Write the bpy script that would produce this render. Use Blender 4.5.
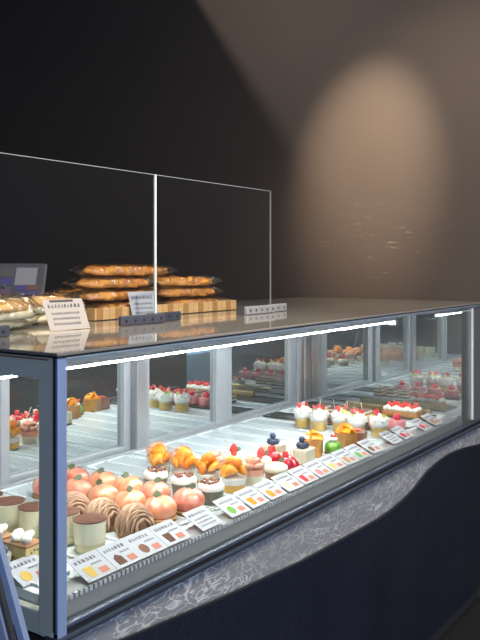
import bpy, bmesh, math, random
from mathutils import Vector, Matrix, noise
R = math.radians; PI = math.pi
SC = bpy.context.scene; COL = SC.collection
for o in list(bpy.data.objects): bpy.data.objects.remove(o)

# ---------------------------------------------------------------- camera
YAW = math.atan2(550, 800); H = 1.40
cam = bpy.data.cameras.new('camera'); co = bpy.data.objects.new('camera', cam); COL.objects.link(co)
co.location = (0, 0, H); co.rotation_euler = (PI / 2, 0, YAW - PI / 2)
cam.sensor_width = 36; cam.lens = 45.0; cam.shift_y = -55 / 640; cam.clip_start = .02
SC.camera = co
SC.view_settings.view_transform = 'Standard'; SC.view_settings.look = 'None'
SC.view_settings.gamma = 1; SC.view_settings.use_curve_mapping = False
SC.view_settings.exposure = 1.15
# ---------------------------------------------------------------- world (cool overcast daylight from the open street side)
w = bpy.data.worlds.new('street_daylight'); SC.world = w; w.use_nodes = True
w.node_tree.nodes['Background'].inputs[0].default_value = (.50, .66, 1.0, 1)
w.node_tree.nodes['Background'].inputs[1].default_value = 1.1
# ---------------------------------------------------------------- lamps of the room, with added fill and shadow-edge lamps
def lamp(name, kind, loc, target, power, col, **kw):
    l = bpy.data.lights.new(name, kind); l.energy = power; l.color = col
    for k, v in kw.items(): setattr(l, k, v)
    o = bpy.data.objects.new(name, l); COL.objects.link(o); o.location = loc
    o.rotation_euler = (Vector(target) - Vector(loc)).to_track_quat('-Z', 'Y').to_euler(); return o
lamp('wall_spot_light', 'SPOT', (2.05, 1.42, 3.30), (3.36, 1.60, 1.86), 250, (1, .78, .57), spot_size=R(26), spot_blend=1.0, shadow_soft_size=.03)
lamp('wall_fill_light', 'SPOT', (2.30, .90, 3.30), (3.36, 1.30, 1.35), 64, (1, .82, .66), spot_size=R(60), spot_blend=1.0, shadow_soft_size=.03)  # added fill that lifts the general brightness of the wall
lamp('shadow_edge_light', 'SPOT', (1.3, 2.935, 3.298), (3.28, 1.4, 2.1), 40, (1, .82, .68), spot_size=R(110), spot_blend=.8, shadow_soft_size=.006)  # added small spot, lined up with the ledge for a sharp slanting edge
lamp('counter_spot_light', 'SPOT', (1.0, .5, 3.3), (1.7, 1.6, 1.28), 170, (1, .88, .74), spot_size=R(40), spot_blend=.8, shadow_soft_size=.03)
lamp('ceiling_fill_light', 'AREA', (1.7, -.9, 3.38), (1.7, -.9, 0), 65, (1, .92, .84), size=1.2)  # added fill over the customer side, brightens room and counter front

# ---------------------------------------------------------------- materials
MATS = {}
def P(name, col, rough=.5, metal=0., spec=.5, sss=0., coat=0., var=None, bump=None, emit=None, trans=0., alpha=1.):
    m = bpy.data.materials.new(name); m.use_nodes = True; MATS[name] = m
    nt = m.node_tree; b = nt.nodes['Principled BSDF']
    b.inputs['Base Color'].default_value = (*col, 1); b.inputs['Roughness'].default_value = rough
    b.inputs['Metallic'].default_value = metal; b.inputs['Specular IOR Level'].default_value = spec
    b.inputs['Coat Weight'].default_value = coat; b.inputs['Coat Roughness'].default_value = .17
    b.inputs['Transmission Weight'].default_value = trans; b.inputs['Alpha'].default_value = alpha
    if sss:
        b.inputs['Subsurface Weight'].default_value = sss; b.inputs['Subsurface Radius'].default_value = (.01, .006, .004)
        b.inputs['Subsurface Scale'].default_value = .5
    if emit:
        b.inputs['Emission Color'].default_value = (*emit[0], 1); b.inputs['Emission Strength'].default_value = emit[1]
    tc = nt.nodes.new('ShaderNodeTexCoord')
    if var:
        n = nt.nodes.new('ShaderNodeTexNoise'); n.inputs['Scale'].default_value = var[1]; n.inputs['Detail'].default_value = 4
        r = nt.nodes.new('ShaderNodeValToRGB'); r.color_ramp.elements[0].position = .36; r.color_ramp.elements[1].position = .64
        r.color_ramp.elements[0].color = (*col, 1); r.color_ramp.elements[1].color = (*var[0], 1)
        mp = nt.nodes.new('ShaderNodeMapping')
        if len(var) > 2: mp.inputs['Scale'].default_value = var[2]
        nt.links.new(tc.outputs['Object'], mp.inputs[0]); nt.links.new(mp.outputs[0], n.inputs['Vector'])
        nt.links.new(n.outputs['Fac'], r.inputs[0]); nt.links.new(r.outputs[0], b.inputs['Base Color'])
    if bump:
        n = nt.nodes.new('ShaderNodeTexNoise'); n.inputs['Scale'].default_value = bump[0]; n.inputs['Detail'].default_value = 3
        bp = nt.nodes.new('ShaderNodeBump'); bp.inputs['Strength'].default_value = bump[1]; bp.inputs['Distance'].default_value = .004
        nt.links.new(tc.outputs['Object'], n.inputs['Vector']); nt.links.new(n.outputs['Fac'], bp.inputs['Height']); nt.links.new(bp.outputs[0], b.inputs['Normal'])
    return m
def GLASS(name, tint=(1, 1, 1), base=.03, rough=0., mx=.85, bump=None):
    m = bpy.data.materials.new(name); m.use_nodes = True; MATS[name] = m
    nt = m.node_tree; nt.nodes.clear()
    out = nt.nodes.new('ShaderNodeOutputMaterial'); mix = nt.nodes.new('ShaderNodeMixShader')
    t = nt.nodes.new('ShaderNodeBsdfTransparent'); t.inputs[0].default_value = (*tint, 1)
    g = nt.nodes.new('ShaderNodeBsdfGlossy'); g.inputs['Roughness'].default_value = rough
    lw = nt.nodes.new('ShaderNodeLayerWeight'); lw.inputs[0].default_value = .5
    p = nt.nodes.new('ShaderNodeMath'); p.operation = 'POWER'; p.inputs[1].default_value = 5
    ma = nt.nodes.new('ShaderNodeMath'); ma.operation = 'MULTIPLY_ADD'; ma.inputs[1].default_value = mx; ma.inputs[2].default_value = base
    nt.links.new(lw.outputs['Facing'], p.inputs[0]); nt.links.new(p.outputs[0], ma.inputs[0]); nt.links.new(ma.outputs[0], mix.inputs[0])
    nt.links.new(t.outputs[0], mix.inputs[1]); nt.links.new(g.outputs[0], mix.inputs[2]); nt.links.new(mix.outputs[0], out.inputs[0])
    if bump:
        tc = nt.nodes.new('ShaderNodeTexCoord'); n = nt.nodes.new('ShaderNodeTexNoise'); n.inputs['Scale'].default_value = bump[0]
        bp = nt.nodes.new('ShaderNodeBump'); bp.inputs['Strength'].default_value = bump[1]; bp.inputs['Distance'].default_value = .01
        nt.links.new(tc.outputs['Object'], n.inputs['Vector']); nt.links.new(n.outputs['Fac'], bp.inputs['Height']); nt.links.new(bp.outputs[0], g.inputs['Normal']); nt.links.new(bp.outputs[0], lw.inputs['Normal'])
    return m

GLASS('clear_glass', (.965, .985, .975)); GLASS('guard_glass', (.93, .95, .965), .035)
GLASS('cup_plastic', (.98, .98, .97), .05, .05); GLASS('bag_film', (.97, .965, .95), .22, .13, .7, (40, 2.2))
P('blue_steel', (.27, .36, .56), .38, .3); P('rail_blue', (.060, .075, .105), .42, .3); P('steel', (.42, .43, .44), .3, .8); P('rail_steel', (.27, .27, .27), .35, .3); P('sage_steel', (.62, .64, .56), .4, .05)
P('white_steel', (.42, .44, .45), .3, .35); P('gasket', (.012, .012, .014), .5); P('dark_edge', (.02, .024, .024), .2, coat=.5)
P('aluminium', (.50, .51, .51), .4, .2); P('bronze_steel', (.52, .44, .38), .28, .9)
P('deck_white', (.76, .79, .79), .22, 0, .5, var=((.64, .69, .70), 6)); P('tray_clear', (.60, .66, .67), .12, 0, .5)
P('tray_rim', (.88, .92, .93), .15); P('dark_tray', (.045, .04, .04), .3, coat=.3); P('gold_board', (.65, .48, .27), .25, .7)
P('led_white', (1, 1, 1), .5, emit=((.95, .98, 1.0), 168))
P('top_glass', (.20, .19, .17), .045, 0, .8); P('edge_light', (.78, .82, .80), .3); P('edge_frost', (.26, .28, .28), .3)
P('ceiling_paint', (.055, .05, .046), .8); P('floor_tile', (.012, .012, .014), .5)
P('black_plastic', (.025, .027, .032), .45); P('screen_grey', (.03, .034, .042), .3); P('screen_pale', (.11, .115, .135), .3)
P('key_blue', (.018, .018, .085), .4); P('key_red', (.07, .018, .022), .4); P('key_violet', (.04, .024, .05), .4); P('monitor_face', (.01, .014, .018), .2)
# food
P('cream', (.80, .77, .70), .45, sss=.15, bump=(90, .35)); P('custard', (.86, .78, .52), .4, sss=.2); P('cocoa', (.085, .025, .012), .85, var=((.13, .045, .022), 60), bump=(300, .5))
P('jelly_clear', (.80, .72, .42), .1, coat=.5); P('chestnut', (.50, .31, .19), .5, var=((.36, .20, .12), 40)); P('chestnut_dark', (.20, .10, .055), .6)
P('peach', (.72, .21, .10), .25, coat=1, sss=.1, var=((.78, .37, .19), 38)); P('peach_red', (.68, .17, .12), .25, coat=1, sss=.1, var=((.76, .33, .19), 34))
P('crust', (.36, .17, .06), .6, var=((.46, .24, .09), 60), bump=(120, .4)); P('crust_dark', (.26, .12, .06), .65)
P('leaf', (.05, .075, .025), .5, var=((.09, .11, .045), 80)); P('matcha_dark', (.17, .18, .115), .5, var=((.23, .23, .16), 40)); P('crumb', (.12, .035, .018), .7, var=((.30, .12, .06), 90))
P('mandarin', (.88, .27, .010), .2, coat=.6, sss=.1, var=((.90, .38, .02), 40)); P('mandarin_deep', (.80, .20, .008), .18, coat=.6, sss=.2)
P('yellow_jelly', (.78, .42, .03), .15, coat=.5, sss=.2); P('pink_fruit', (.84, .44, .30), .22, coat=.5, sss=.1, var=((.78, .32, .20), 45)); P('pale_cream', (.86, .80, .58), .35, sss=.2)
P('strawberry', (.66, .03, .035), .18, coat=.6, sss=.1, var=((.74, .08, .06), 60)); P('strawberry_cut', (.66, .07, .06), .3, coat=.4); P('raspberry_glaze', (.46, .004, .015), .1, coat=1.0)
P('blueberry', (.03, .04, .085), .45, var=((.055, .07, .12), 50)); P('white_choc', (.74, .68, .52), .35); P('cheesecake', (.62, .55, .38), .5, var=((.70, .64, .48), 25))
P('caramel_cake', (.46, .21, .045), .35, coat=.3, var=((.34, .13, .03), 30)); P('green_mousse', (.14, .34, .04), .3, coat=.4, sss=.1); P('choc', (.22, .09, .06), .35, coat=.3)
P('sponge', (.70, .48, .14), .6, var=((.62, .40, .10), 60)); P('lime', (.40, .55, .06), .3, coat=.3); P('pink_mousse', (.62, .22, .23), .3, sss=.15, coat=.2); P('raspberry', (.62, .02, .05), .3, coat=.3, bump=(160, .8))
P('raisin', (.14, .07, .05), .5); P('yellow_cake', (.64, .46, .15), .5, var=((.70, .55, .25), 40)); P('brown_bake', (.36, .17, .07), .4, coat=.3)
P('bread_gold', (.78, .38, .07), .42, var=((.50, .17, .03), 34), coat=.3, bump=(70, 1.0)); P('bread_pale', (.80, .55, .25), .5, var=((.72, .40, .13), 14), bump=(40, .3)); P('bread_crumb', (.82, .70, .46), .7, bump=(80, .6))
P('bamboo', (.62, .36, .14), .45, var=((.70, .44, .19), 14, (1, 1, 8))); P('bamboo_dark', (.44, .22, .075), .45)
P('card_white', (.37, .38, .40), .75, 0, .2); P('card_beige', (.52, .44, .37), .5); P('print_grey', (.10, .10, .12), .8, 0, .15); P('print_dark', (.09, .08, .08), .6); P('print_pink', (.42, .15, .10), .8, 0, .15)
P('card_sleeve', (.45, .47, .48), .12, coat=.6)

def wall_material():
    m = P('wall_plaster', (.060, .049, .040), .55, 0, .4); nt = m.node_tree; b = nt.nodes['Principled BSDF']
    tc = nt.nodes.new('ShaderNodeTexCoord')
    n1 = nt.nodes.new('ShaderNodeTexNoise'); n1.inputs['Scale'].default_value = 1.6; n1.inputs['Detail'].default_value = 6
    r1 = nt.nodes.new('ShaderNodeValToRGB'); r1.color_ramp.elements[0].color = (.058, .046, .038, 1); r1.color_ramp.elements[1].color = (.078, .062, .050, 1)
    nt.links.new(tc.outputs['Object'], n1.inputs['Vector']); nt.links.new(n1.outputs['Fac'], r1.inputs[0])
    # horizontal scuffs where trays have rubbed the wall just above the counter
    mp = nt.nodes.new('ShaderNodeMapping'); mp.inputs['Scale'].default_value = (1, 4.5, 42)
    nt.links.new(tc.outputs['Object'], mp.inputs[0])
    n2 = nt.nodes.new('ShaderNodeTexNoise'); n2.inputs['Scale'].default_value = 2.6; n2.inputs['Detail'].default_value = 7; n2.inputs['Roughness'].default_value = .7
    nt.links.new(mp.outputs[0], n2.inputs['Vector'])
    r2 = nt.nodes.new('ShaderNodeValToRGB'); r2.color_ramp.elements[0].position = .592; r2.color_ramp.elements[1].position = .68
    nt.links.new(n2.outputs['Fac'], r2.inputs[0])
    sep = nt.nodes.new('ShaderNodeSeparateXYZ'); nt.links.new(tc.outputs['Object'], sep.inputs[0])
    def band(sock, c, hw):
        a = nt.nodes.new('ShaderNodeMath'); a.operation = 'SUBTRACT'; a.inputs[1].default_value = c; nt.links.new(sock, a.inputs[0])
        d = nt.nodes.new('ShaderNodeMath'); d.operation = 'ABSOLUTE'; nt.links.new(a.outputs[0], d.inputs[0])
        e = nt.nodes.new('ShaderNodeMapRange'); e.inputs[1].default_value = 0; e.inputs[2].default_value = hw; e.inputs[3].default_value = 1; e.inputs[4].default_value = 0
        nt.links.new(d.outputs[0], e.inputs[0]); return e.outputs[0]
    mu = nt.nodes.new('ShaderNodeMath'); mu.operation = 'MULTIPLY'
    nt.links.new(band(sep.outputs[1], 1.50, .42), mu.inputs[0]); nt.links.new(band(sep.outputs[2], 1.50, .26), mu.inputs[1])
    mu2 = nt.nodes.new('ShaderNodeMath'); mu2.operation = 'MULTIPLY'; nt.links.new(mu.outputs[0], mu2.inputs[0]); nt.links.new(r2.outputs[0], mu2.inputs[1])
    mx = nt.nodes.new('ShaderNodeMix'); mx.data_type = 'RGBA'; mx.inputs['B'].default_value = (.24, .205, .165, 1)
    nt.links.new(mu2.outputs[0], mx.inputs['Factor']); nt.links.new(r1.outputs[0], mx.inputs['A']); nt.links.new(mx.outputs['Result'], b.inputs['Base Color'])
wall_material()
def swirl_material(name, c0, c1, rough, metal, scale, bumpd, sharp):
    m = P(name, c0, rough, metal); nt = m.node_tree; b = nt.nodes['Principled BSDF']
    tc = nt.nodes.new('ShaderNodeTexCoord'); n = nt.nodes.new('ShaderNodeTexNoise'); n.inputs['Scale'].default_value = scale * .8; n.inputs['Detail'].default_value = 2
    ad = nt.nodes.new('ShaderNodeMix'); ad.data_type = 'VECTOR'; ad.inputs['Factor'].default_value = .10
    nt.links.new(tc.outputs['Object'], n.inputs['Vector']); nt.links.new(tc.outputs['Object'], ad.inputs['A']); nt.links.new(n.outputs['Color'], ad.inputs['B'])
    v = nt.nodes.new('ShaderNodeTexVoronoi'); v.feature = 'DISTANCE_TO_EDGE'; v.inputs['Scale'].default_value = scale
    nt.links.new(ad.outputs['Result'], v.inputs['Vector'])
    r = nt.nodes.new('ShaderNodeValToRGB'); r.color_ramp.elements[0].color = (*c1, 1); r.color_ramp.elements[1].color = (*c0, 1)
    r.color_ramp.elements[0].position = 0; r.color_ramp.elements[1].position = sharp
    nt.links.new(v.outputs['Distance'], r.inputs[0])
    # the relief is strong in patches, faint in others
    n3 = nt.nodes.new('ShaderNodeTexNoise'); n3.inputs['Scale'].default_value = 3.0; nt.links.new(tc.outputs['Object'], n3.inputs['Vector'])
    mr = nt.nodes.new('ShaderNodeMapRange'); mr.inputs[1].default_value = .34; mr.inputs[2].default_value = .56; nt.links.new(n3.outputs['Fac'], mr.inputs[0])
    mx = nt.nodes.new('ShaderNodeMix'); mx.data_type = 'RGBA'; mx.inputs['A'].default_value = (*c0, 1)
    nt.links.new(mr.outputs[0], mx.inputs['Factor']); nt.links.new(r.outputs[0], mx.inputs['B']); nt.links.new(mx.outputs['Result'], b.inputs['Base Color'])
    bp = nt.nodes.new('ShaderNodeBump'); bp.inputs['Strength'].default_value = bumpd; bp.inputs['Distance'].default_value = .004; bp.invert = True
    nt.links.new(v.outputs['Distance'], bp.inputs['Height']); nt.links.new(bp.outputs[0], b.inputs['Normal'])
def squiggle_material():
    m = P('silver_relief', (.30, .30, .305), .42, .2); nt = m.node_tree; b = nt.nodes['Principled BSDF']; L = nt.links
    tc = nt.nodes.new('ShaderNodeTexCoord'); mp = nt.nodes.new('ShaderNodeMapping'); mp.inputs['Scale'].default_value = (.62, 1, 1.5); L.new(tc.outputs['Object'], mp.inputs[0])
    fac = None
    for k, (sc, wd) in enumerate(((21, .032), (31, .040))):
        n = nt.nodes.new('ShaderNodeTexNoise'); n.inputs['Scale'].default_value = sc; n.inputs['Detail'].default_value = 1.2; n.inputs['Distortion'].default_value = .8; L.new(mp.outputs[0], n.inputs['Vector'])
        a = nt.nodes.new('ShaderNodeMath'); a.operation = 'SUBTRACT'; a.inputs[1].default_value = .5; L.new(n.outputs['Fac'], a.inputs[0])
        c = nt.nodes.new('ShaderNodeMath'); c.operation = 'ABSOLUTE'; L.new(a.outputs[0], c.inputs[0])
        e = nt.nodes.new('ShaderNodeMapRange'); e.inputs[1].default_value = 0; e.inputs[2].default_value = wd; e.inputs[3].default_value = 1; e.inputs[4].default_value = 0; L.new(c.outputs[0], e.inputs[0])
        if fac is None: fac = e.outputs[0]
        else:
            x = nt.nodes.new('ShaderNodeMath'); x.operation = 'MAXIMUM'; L.new(fac, x.inputs[0]); L.new(e.outputs[0], x.inputs[1]); fac = x.outputs[0]
    n3 = nt.nodes.new('ShaderNodeTexNoise'); n3.inputs['Scale'].default_value = 2.6; L.new(tc.outputs['Object'], n3.inputs['Vector'])
    mr = nt.nodes.new('ShaderNodeMapRange'); mr.inputs[1].default_value = .36; mr.inputs[2].default_value = .60; mr.inputs[3].default_value = .12; L.new(n3.outputs['Fac'], mr.inputs[0])
    mu = nt.nodes.new('ShaderNodeMath'); mu.operation = 'MULTIPLY'; L.new(fac, mu.inputs[0]); L.new(mr.outputs[0], mu.inputs[1])
    mx = nt.nodes.new('ShaderNodeMix'); mx.data_type = 'RGBA'; mx.inputs['A'].default_value = (.30, .30, .302, 1); mx.inputs['B'].default_value = (.78, .77, .73, 1)
    L.new(mu.outputs[0], mx.inputs['Factor']); L.new(mx.outputs['Result'], b.inputs['Base Color'])
    bp = nt.nodes.new('ShaderNodeBump'); bp.inputs['Strength'].default_value = .4; bp.inputs['Distance'].default_value = .003; L.new(mu.outputs[0], bp.inputs['Height']); L.new(bp.outputs[0], b.inputs['Normal'])
squiggle_material()
swirl_material('navy_relief', (.006, .009, .018), (.010, .013, .024), .38, 0., 34, .4, .3)
def mirror_material(name, tint, haze, hazecol):
    m = bpy.data.materials.new(name); m.use_nodes = True; MATS[name] = m; nt = m.node_tree; nt.nodes.clear()
    out = nt.nodes.new('ShaderNodeOutputMaterial'); g = nt.nodes.new('ShaderNodeBsdfGlossy'); g.inputs[0].default_value = (*tint, 1); g.inputs['Roughness'].default_value = .0
    d = nt.nodes.new('ShaderNodeBsdfDiffuse'); d.inputs[0].default_value = (*hazecol, 1); mx = nt.nodes.new('ShaderNodeMixShader'); mx.inputs[0].default_value = haze
    nt.links.new(g.outputs[0], mx.inputs[1]); nt.links.new(d.outputs[0], mx.inputs[2]); nt.links.new(mx.outputs[0], out.inputs[0])
mirror_material('mirror_door', (.66, .70, .70), .03, (.35, .38, .38)); mirror_material('mirror_end', (.58, .62, .63), .22, (.36, .39, .40))

# ---------------------------------------------------------------- geometry helpers
class B:
    def __init__(s): s.bm = bmesh.new()
    def box(s, a, b, mat=None, bev=0):
        r = bmesh.ops.create_cube(s.bm, size=1); vs = r['verts']
        c = [(a[i] + b[i]) / 2 for i in range(3)]; d = [abs(b[i] - a[i]) for i in range(3)]
        for v in vs: v.co = Vector((v.co[i] * d[i] + c[i] for i in range(3)))
        if bev: bmesh.ops.bevel(s.bm, geom=list({e for v in vs for e in v.link_edges}), offset=bev, segments=2, affect='EDGES', profile=.5)
        elif mat is not None:
            for v in vs: v.co = mat @ v.co
        return s
    def lathe(s, prof, n=24, c=(0, 0, 0), sx=1, sy=1, cap=True):
        rings = []
        for r, z in prof:
            if r < 1e-6: rings.append([s.bm.verts.new((c[0], c[1], c[2] + z))])
            else: rings.append([s.bm.verts.new((c[0] + r * sx * math.cos(2 * PI * k / n), c[1] + r * sy * math.sin(2 * PI * k / n), c[2] + z)) for k in range(n)])
        for A, D in zip(rings, rings[1:]):
            if len(A) == 1 and len(D) == 1: continue
            for k in range(n):
                j = (k + 1) % n
                if len(A) == 1: s.bm.faces.new((A[0], D[j], D[k]))
                elif len(D) == 1: s.bm.faces.new((A[k], A[j], D[0]))
                else: s.bm.faces.new((A[k], A[j], D[j], D[k]))
        if cap:
            if len(rings[0]) > 1: s.bm.faces.new(rings[0][::-1])
            if len(rings[-1]) > 1: s.bm.faces.new(rings[-1])
        return s
    def blob(s, c, rad, amp=0., fr=30., seed=0, u=16, v=10, mat=None, flat=None):
        r = bmesh.ops.create_uvsphere(s.bm, u_segments=u, v_segments=v, radius=1)
        for ve in r['verts']:
            p = Vector((ve.co[i] * rad[i] for i in range(3)))
            if amp: p += p.normalized() * amp * noise.noise(p * fr + Vector((seed * 7.3, seed * 3.1, seed)))
            if flat is not None and p.z < flat: p.z = flat
            if mat is not None: p = mat @ p
            ve.co = p + Vector(c)
        return s
    def tube(s, pts, rad, n=6):
        pts = [Vector(p) for p in pts]; rings = []
        for i, p in enumerate(pts):
            t = (pts[min(i + 1, len(pts) - 1)] - pts[max(i - 1, 0)]).normalized()
            a = t.cross(Vector((0, 0, 1)));  a = t.cross(Vector((1, 0, 0))) if a.length < .05 else a
            a.normalize(); b = t.cross(a); r = rad(i / (len(pts) - 1)) if callable(rad) else rad
            rings.append([s.bm.verts.new(p + (a * math.cos(2 * PI * k / n) + b * math.sin(2 * PI * k / n)) * r) for k in range(n)])
        for A, D in zip(rings, rings[1:]):
            for k in range(n): s.bm.faces.new((A[k], A[(k + 1) % n], D[(k + 1) % n], D[k]))
        s.bm.faces.new(rings[0][::-1]); s.bm.faces.new(rings[-1]); return s
    def prism(s, poly, fn, h0, h1):      # poly 2-D, fn(u, v, h) -> 3-D
        a = [s.bm.verts.new(fn(u, v, h0)) for u, v in poly]; b = [s.bm.verts.new(fn(u, v, h1)) for u, v in poly]
        n = len(poly); s.bm.faces.new(a[::-1]); s.bm.faces.new(b)
        for k in range(n): s.bm.faces.new((a[k], a[(k + 1) % n], b[(k + 1) % n], b[k]))
        return s
    def out(s, name, mat, parent=None, smooth=False, loc=None):
        bmesh.ops.recalc_face_normals(s.bm, faces=s.bm.faces[:])
        me = bpy.data.meshes.new(name); s.bm.to_mesh(me); s.bm.free()
        if smooth:
            for p in me.polygons: p.use_smooth = True
            if smooth != 'all':
                try: me.set_sharp_from_angle(angle=R(50))
                except Exception: pass
        me.materials.append(MATS[mat]); o = bpy.data.objects.new(name, me); COL.objects.link(o); o.parent = parent
        if loc: o.location = loc
        return o
def tag(o, label, cat, group=None, kind=None):
    if label: o['label'] = label
    if cat: o['category'] = cat
    if group: o['group'] = group
    if kind: o['kind'] = kind
    return o
def thing(name, label, cat, loc=(0, 0, 0), rz=0, group=None):
    o = bpy.data.objects.new(name, None); COL.objects.link(o); o.empty_display_size = .03
    o.location = loc; o.rotation_euler = (0, 0, rz); return tag(o, label, cat, group)
def kids(o): return [c for c in bpy.data.objects if c.parent == o]
def dup(root, parent=None):
    c = root.copy(); COL.objects.link(c); c.parent = parent
    for k in kids(root): dup(k, c)
    return c
USED = set()
def place(proto, loc, rz, label, sc=1.):
    o = proto if proto.name not in USED else dup(proto)
    USED.add(proto.name); o.location = loc; o.rotation_euler = (0, 0, rz); o['label'] = label; o.scale = (sc, sc, sc); return o
def rotm(ax, a): return Matrix.Rotation(R(a), 3, ax)
def struct(o): o['kind'] = 'structure'; return o

# ---------------------------------------------------------------- the room
WX = 3.36
struct(B().box((WX, -4.2, 0), (WX + .15, 5.2, 3.5)).out('wall_right', 'wall_plaster'))
struct(B().box((-4.2, 5.0, 0), (WX, 5.15, 3.5)).out('wall_back', 'wall_plaster'))
wl = B()      # street side wall; its high opening is added to light the case end
for a, b in (((-4.35, -4.2, 0), (-4.2, -.4, 3.5)), ((-4.35, 3.8, 0), (-4.2, 5.2, 3.5)), ((-4.35, -.4, 0), (-4.2, 3.8, 2.0)), ((-4.35, -.4, 3.3), (-4.2, 3.8, 3.5))): wl.box(a, b)
struct(wl.out('wall_left', 'wall_plaster'))
struct(B().box((-4.2, -4.2, -.1), (WX + .15, 5.2, 0)).out('floor', 'floor_tile'))
struct(B().box((-4.2, -4.2, 3.4), (WX + .15, 5.2, 3.5)).out('ceiling', 'ceiling_paint'))
# unseen ledge added under the ceiling so its edge draws the slanting shadow
def ly(z): return 1.525 + (z - 1.289) * (2.57 - 1.525) / (2.778 - 1.289)
struct(B().box((-1, ly(3.20), 3.14), (WX, 5.0, 3.20)).out('shadow_ledge_1', 'ceiling_paint'))

# ---------------------------------------------------------------- counter base
Y0, XL, XR = 1.057, .972, 3.245
base = thing('counter_base', 'dark counter base with silver relief band and curved navy panel under the display case', 'counter', (XL, Y0, 0))
def rel(o, root): o.location = Vector(o.location) - root.location; return o
rel(B().box((XL + .01, Y0 + .03, .0), (WX - .002, 1.90, .730)).out('body', 'black_plastic', base), base)
rel(B().box((XL + .01, Y0 + .018, .06), (WX - .002, Y0 + .030, .729)).out('relief_band', 'silver_relief', base), base)
wv = [(XL + .01, .690), (1.204, .667), (1.476, .641), (1.837, .614), (2.169, .603), (2.33, .600), (2.44, .604), (2.53, .613), (2.604, .626), (2.68, .645), (2.742, .661), (2.85, .675), (2.972, .680), (3.12, .672), (3.24, .659), (WX - .002, .645)]
def seam(x0, x1):
    def at(x):
        for (a, b), (c, d) in zip(wv, wv[1:]):
            if a <= x <= c: return b + (d - b) * (x - a) / (c - a)
        return wv[-1][1]
    return [(x0, .07)] + [(x1, .07), (x1, at(x1))] + [p for p in wv[::-1] if x0 < p[0] < x1] + [(x0, at(x0))]
xs = 2.63
for a, b in ((XL + .01, xs), (xs + .0015, WX - .002)):
    rel(B().prism(seam(a, b), lambda u, v, h: (u, h, v), Y0 + .006, Y0 + .018).out('navy_panel', 'navy_relief', base), base)
for a, b in ((XL + .01, 3.24),):
    rel(B().tube([(x, Y0 + .012, z + .001) for x, z in wv], .0022, 5).out('edge_bead', 'black_plastic', base), base)
rel(B().box((XL + .03, Y0 + .04, .0), (WX - .002, Y0 + .05, .06)).out('toe_kick', 'gasket', base), base)

# ---------------------------------------------------------------- display case
case = thing('display_case', 'long refrigerated glass pastry case with blue steel frame and mirrored back doors', 'display case', (XL, Y0, .733))
def cp(b, name, mat, parent=None, smooth=False):
    o = b.out(name, mat, parent or case, smooth)
    if parent is None: o.location = Vector(o.location) - case.location
    return o
ZT, ZB, YB = 1.246, .735, 1.95
cp(B().box((XL, Y0 - .002, ZB + .004), (XL + .0225, Y0 + .02, ZT - .0094), bev=.002), 'corner_post', 'blue_steel')
cp(B().box((XL - .002, Y0 + .003, ZB + .02), (XL, Y0 + .008, ZT - .0094)), 'post_gasket', 'gasket')
# bottom frame: steel rail, black gasket, lower rail
cp(B().box((XL + .02, Y0 - .002, .754), (WX - .004, Y0 + .02, .7635), bev=.002), 'bottom_rail', 'rail_blue', smooth=True)
cp(B().box((XL, Y0 - .001, .745), (WX - .004, Y0 + .03, .753)), 'rail_gasket', 'gasket')
cp(B().box((XL - .002, Y0 - .007, .737), (WX - .004, Y0 + .03, .7455), bev=.002), 'lower_rail', 'rail_blue')
cp(B().box((XL, Y0 + .002, .7305), (WX - .004, Y0 + .03, .738)), 'shadow_gasket', 'gasket')
# end face frame
for nm, a, b in (('end_stile', (XL - .001, Y0 + .008, .74), (XL + .018, Y0 + .047, 1.2365)), ('end_stile', (XL, 1.75, .74), (XL + .018, 1.79, 1.236)),
                 ('end_rail', (XL, Y0 + .047, 1.196), (XL + .018, 1.75, 1.236)), ('end_rail', (XL, Y0 + .047, .74), (XL + .018, 1.75, .782))):
    cp(B().box(a, b, bev=.003), nm, 'sage_steel')
cp(B().box((XL - .0015, Y0 + .02, 1.231), (XL + .0005, 1.78, 1.234)), 'groove', 'crust_dark')
cp(B().box((XL + .006, Y0 + .047, .782), (XL + .011, 1.75, 1.196)), 'end_glass', 'clear_glass')
cp(B().box((XL + .0225, Y0 + .004, .7638), (XR - .03, Y0 + .009, 1.236)), 'front_glass', 'clear_glass')
# top slab: dark glass with black edge and a pale line below it
cp(B().box((XL - .004, Y0 - .006, ZT - .006), (WX - .004, YB, ZT), bev=.0015), 'top_glass', 'top_glass')
cp(B().box((XL - .002, Y0 - .004, ZT - .0092), (WX - .004, YB, ZT - .0062)), 'top_edge', 'dark_edge')
cp(B().box((XL + .0225, Y0 + .0005, ZT - .0130), (WX - .004, Y0 + .02, ZT - .0094)), 'top_trim', 'edge_light')
cp(B().box((XL + .02, Y0 + .02, ZT - .022), (WX - .005, YB - .02, ZT - .0094)), 'top_liner', 'aluminium')
# LED fixture
led = cp(B().prism([(1.262, 1.1825), (1.33, 1.1825), (1.33, 1.226), (1.250, 1.226)], lambda u, v, h: (h, u, v), XL + .02, 2.90), 'light_fixture', 'aluminium')
cp(B().tube([(XL + .025, 1.268, 1.1800), (2.885, 1.268, 1.1800)], .0020, 8), 'led_tube', 'led_white', led, 'all')
cp(B().box((2.885, 1.255, 1.168), (2.915, 1.30, 1.19), bev=.003), 'fixture_cap', 'white_steel', led)
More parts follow.
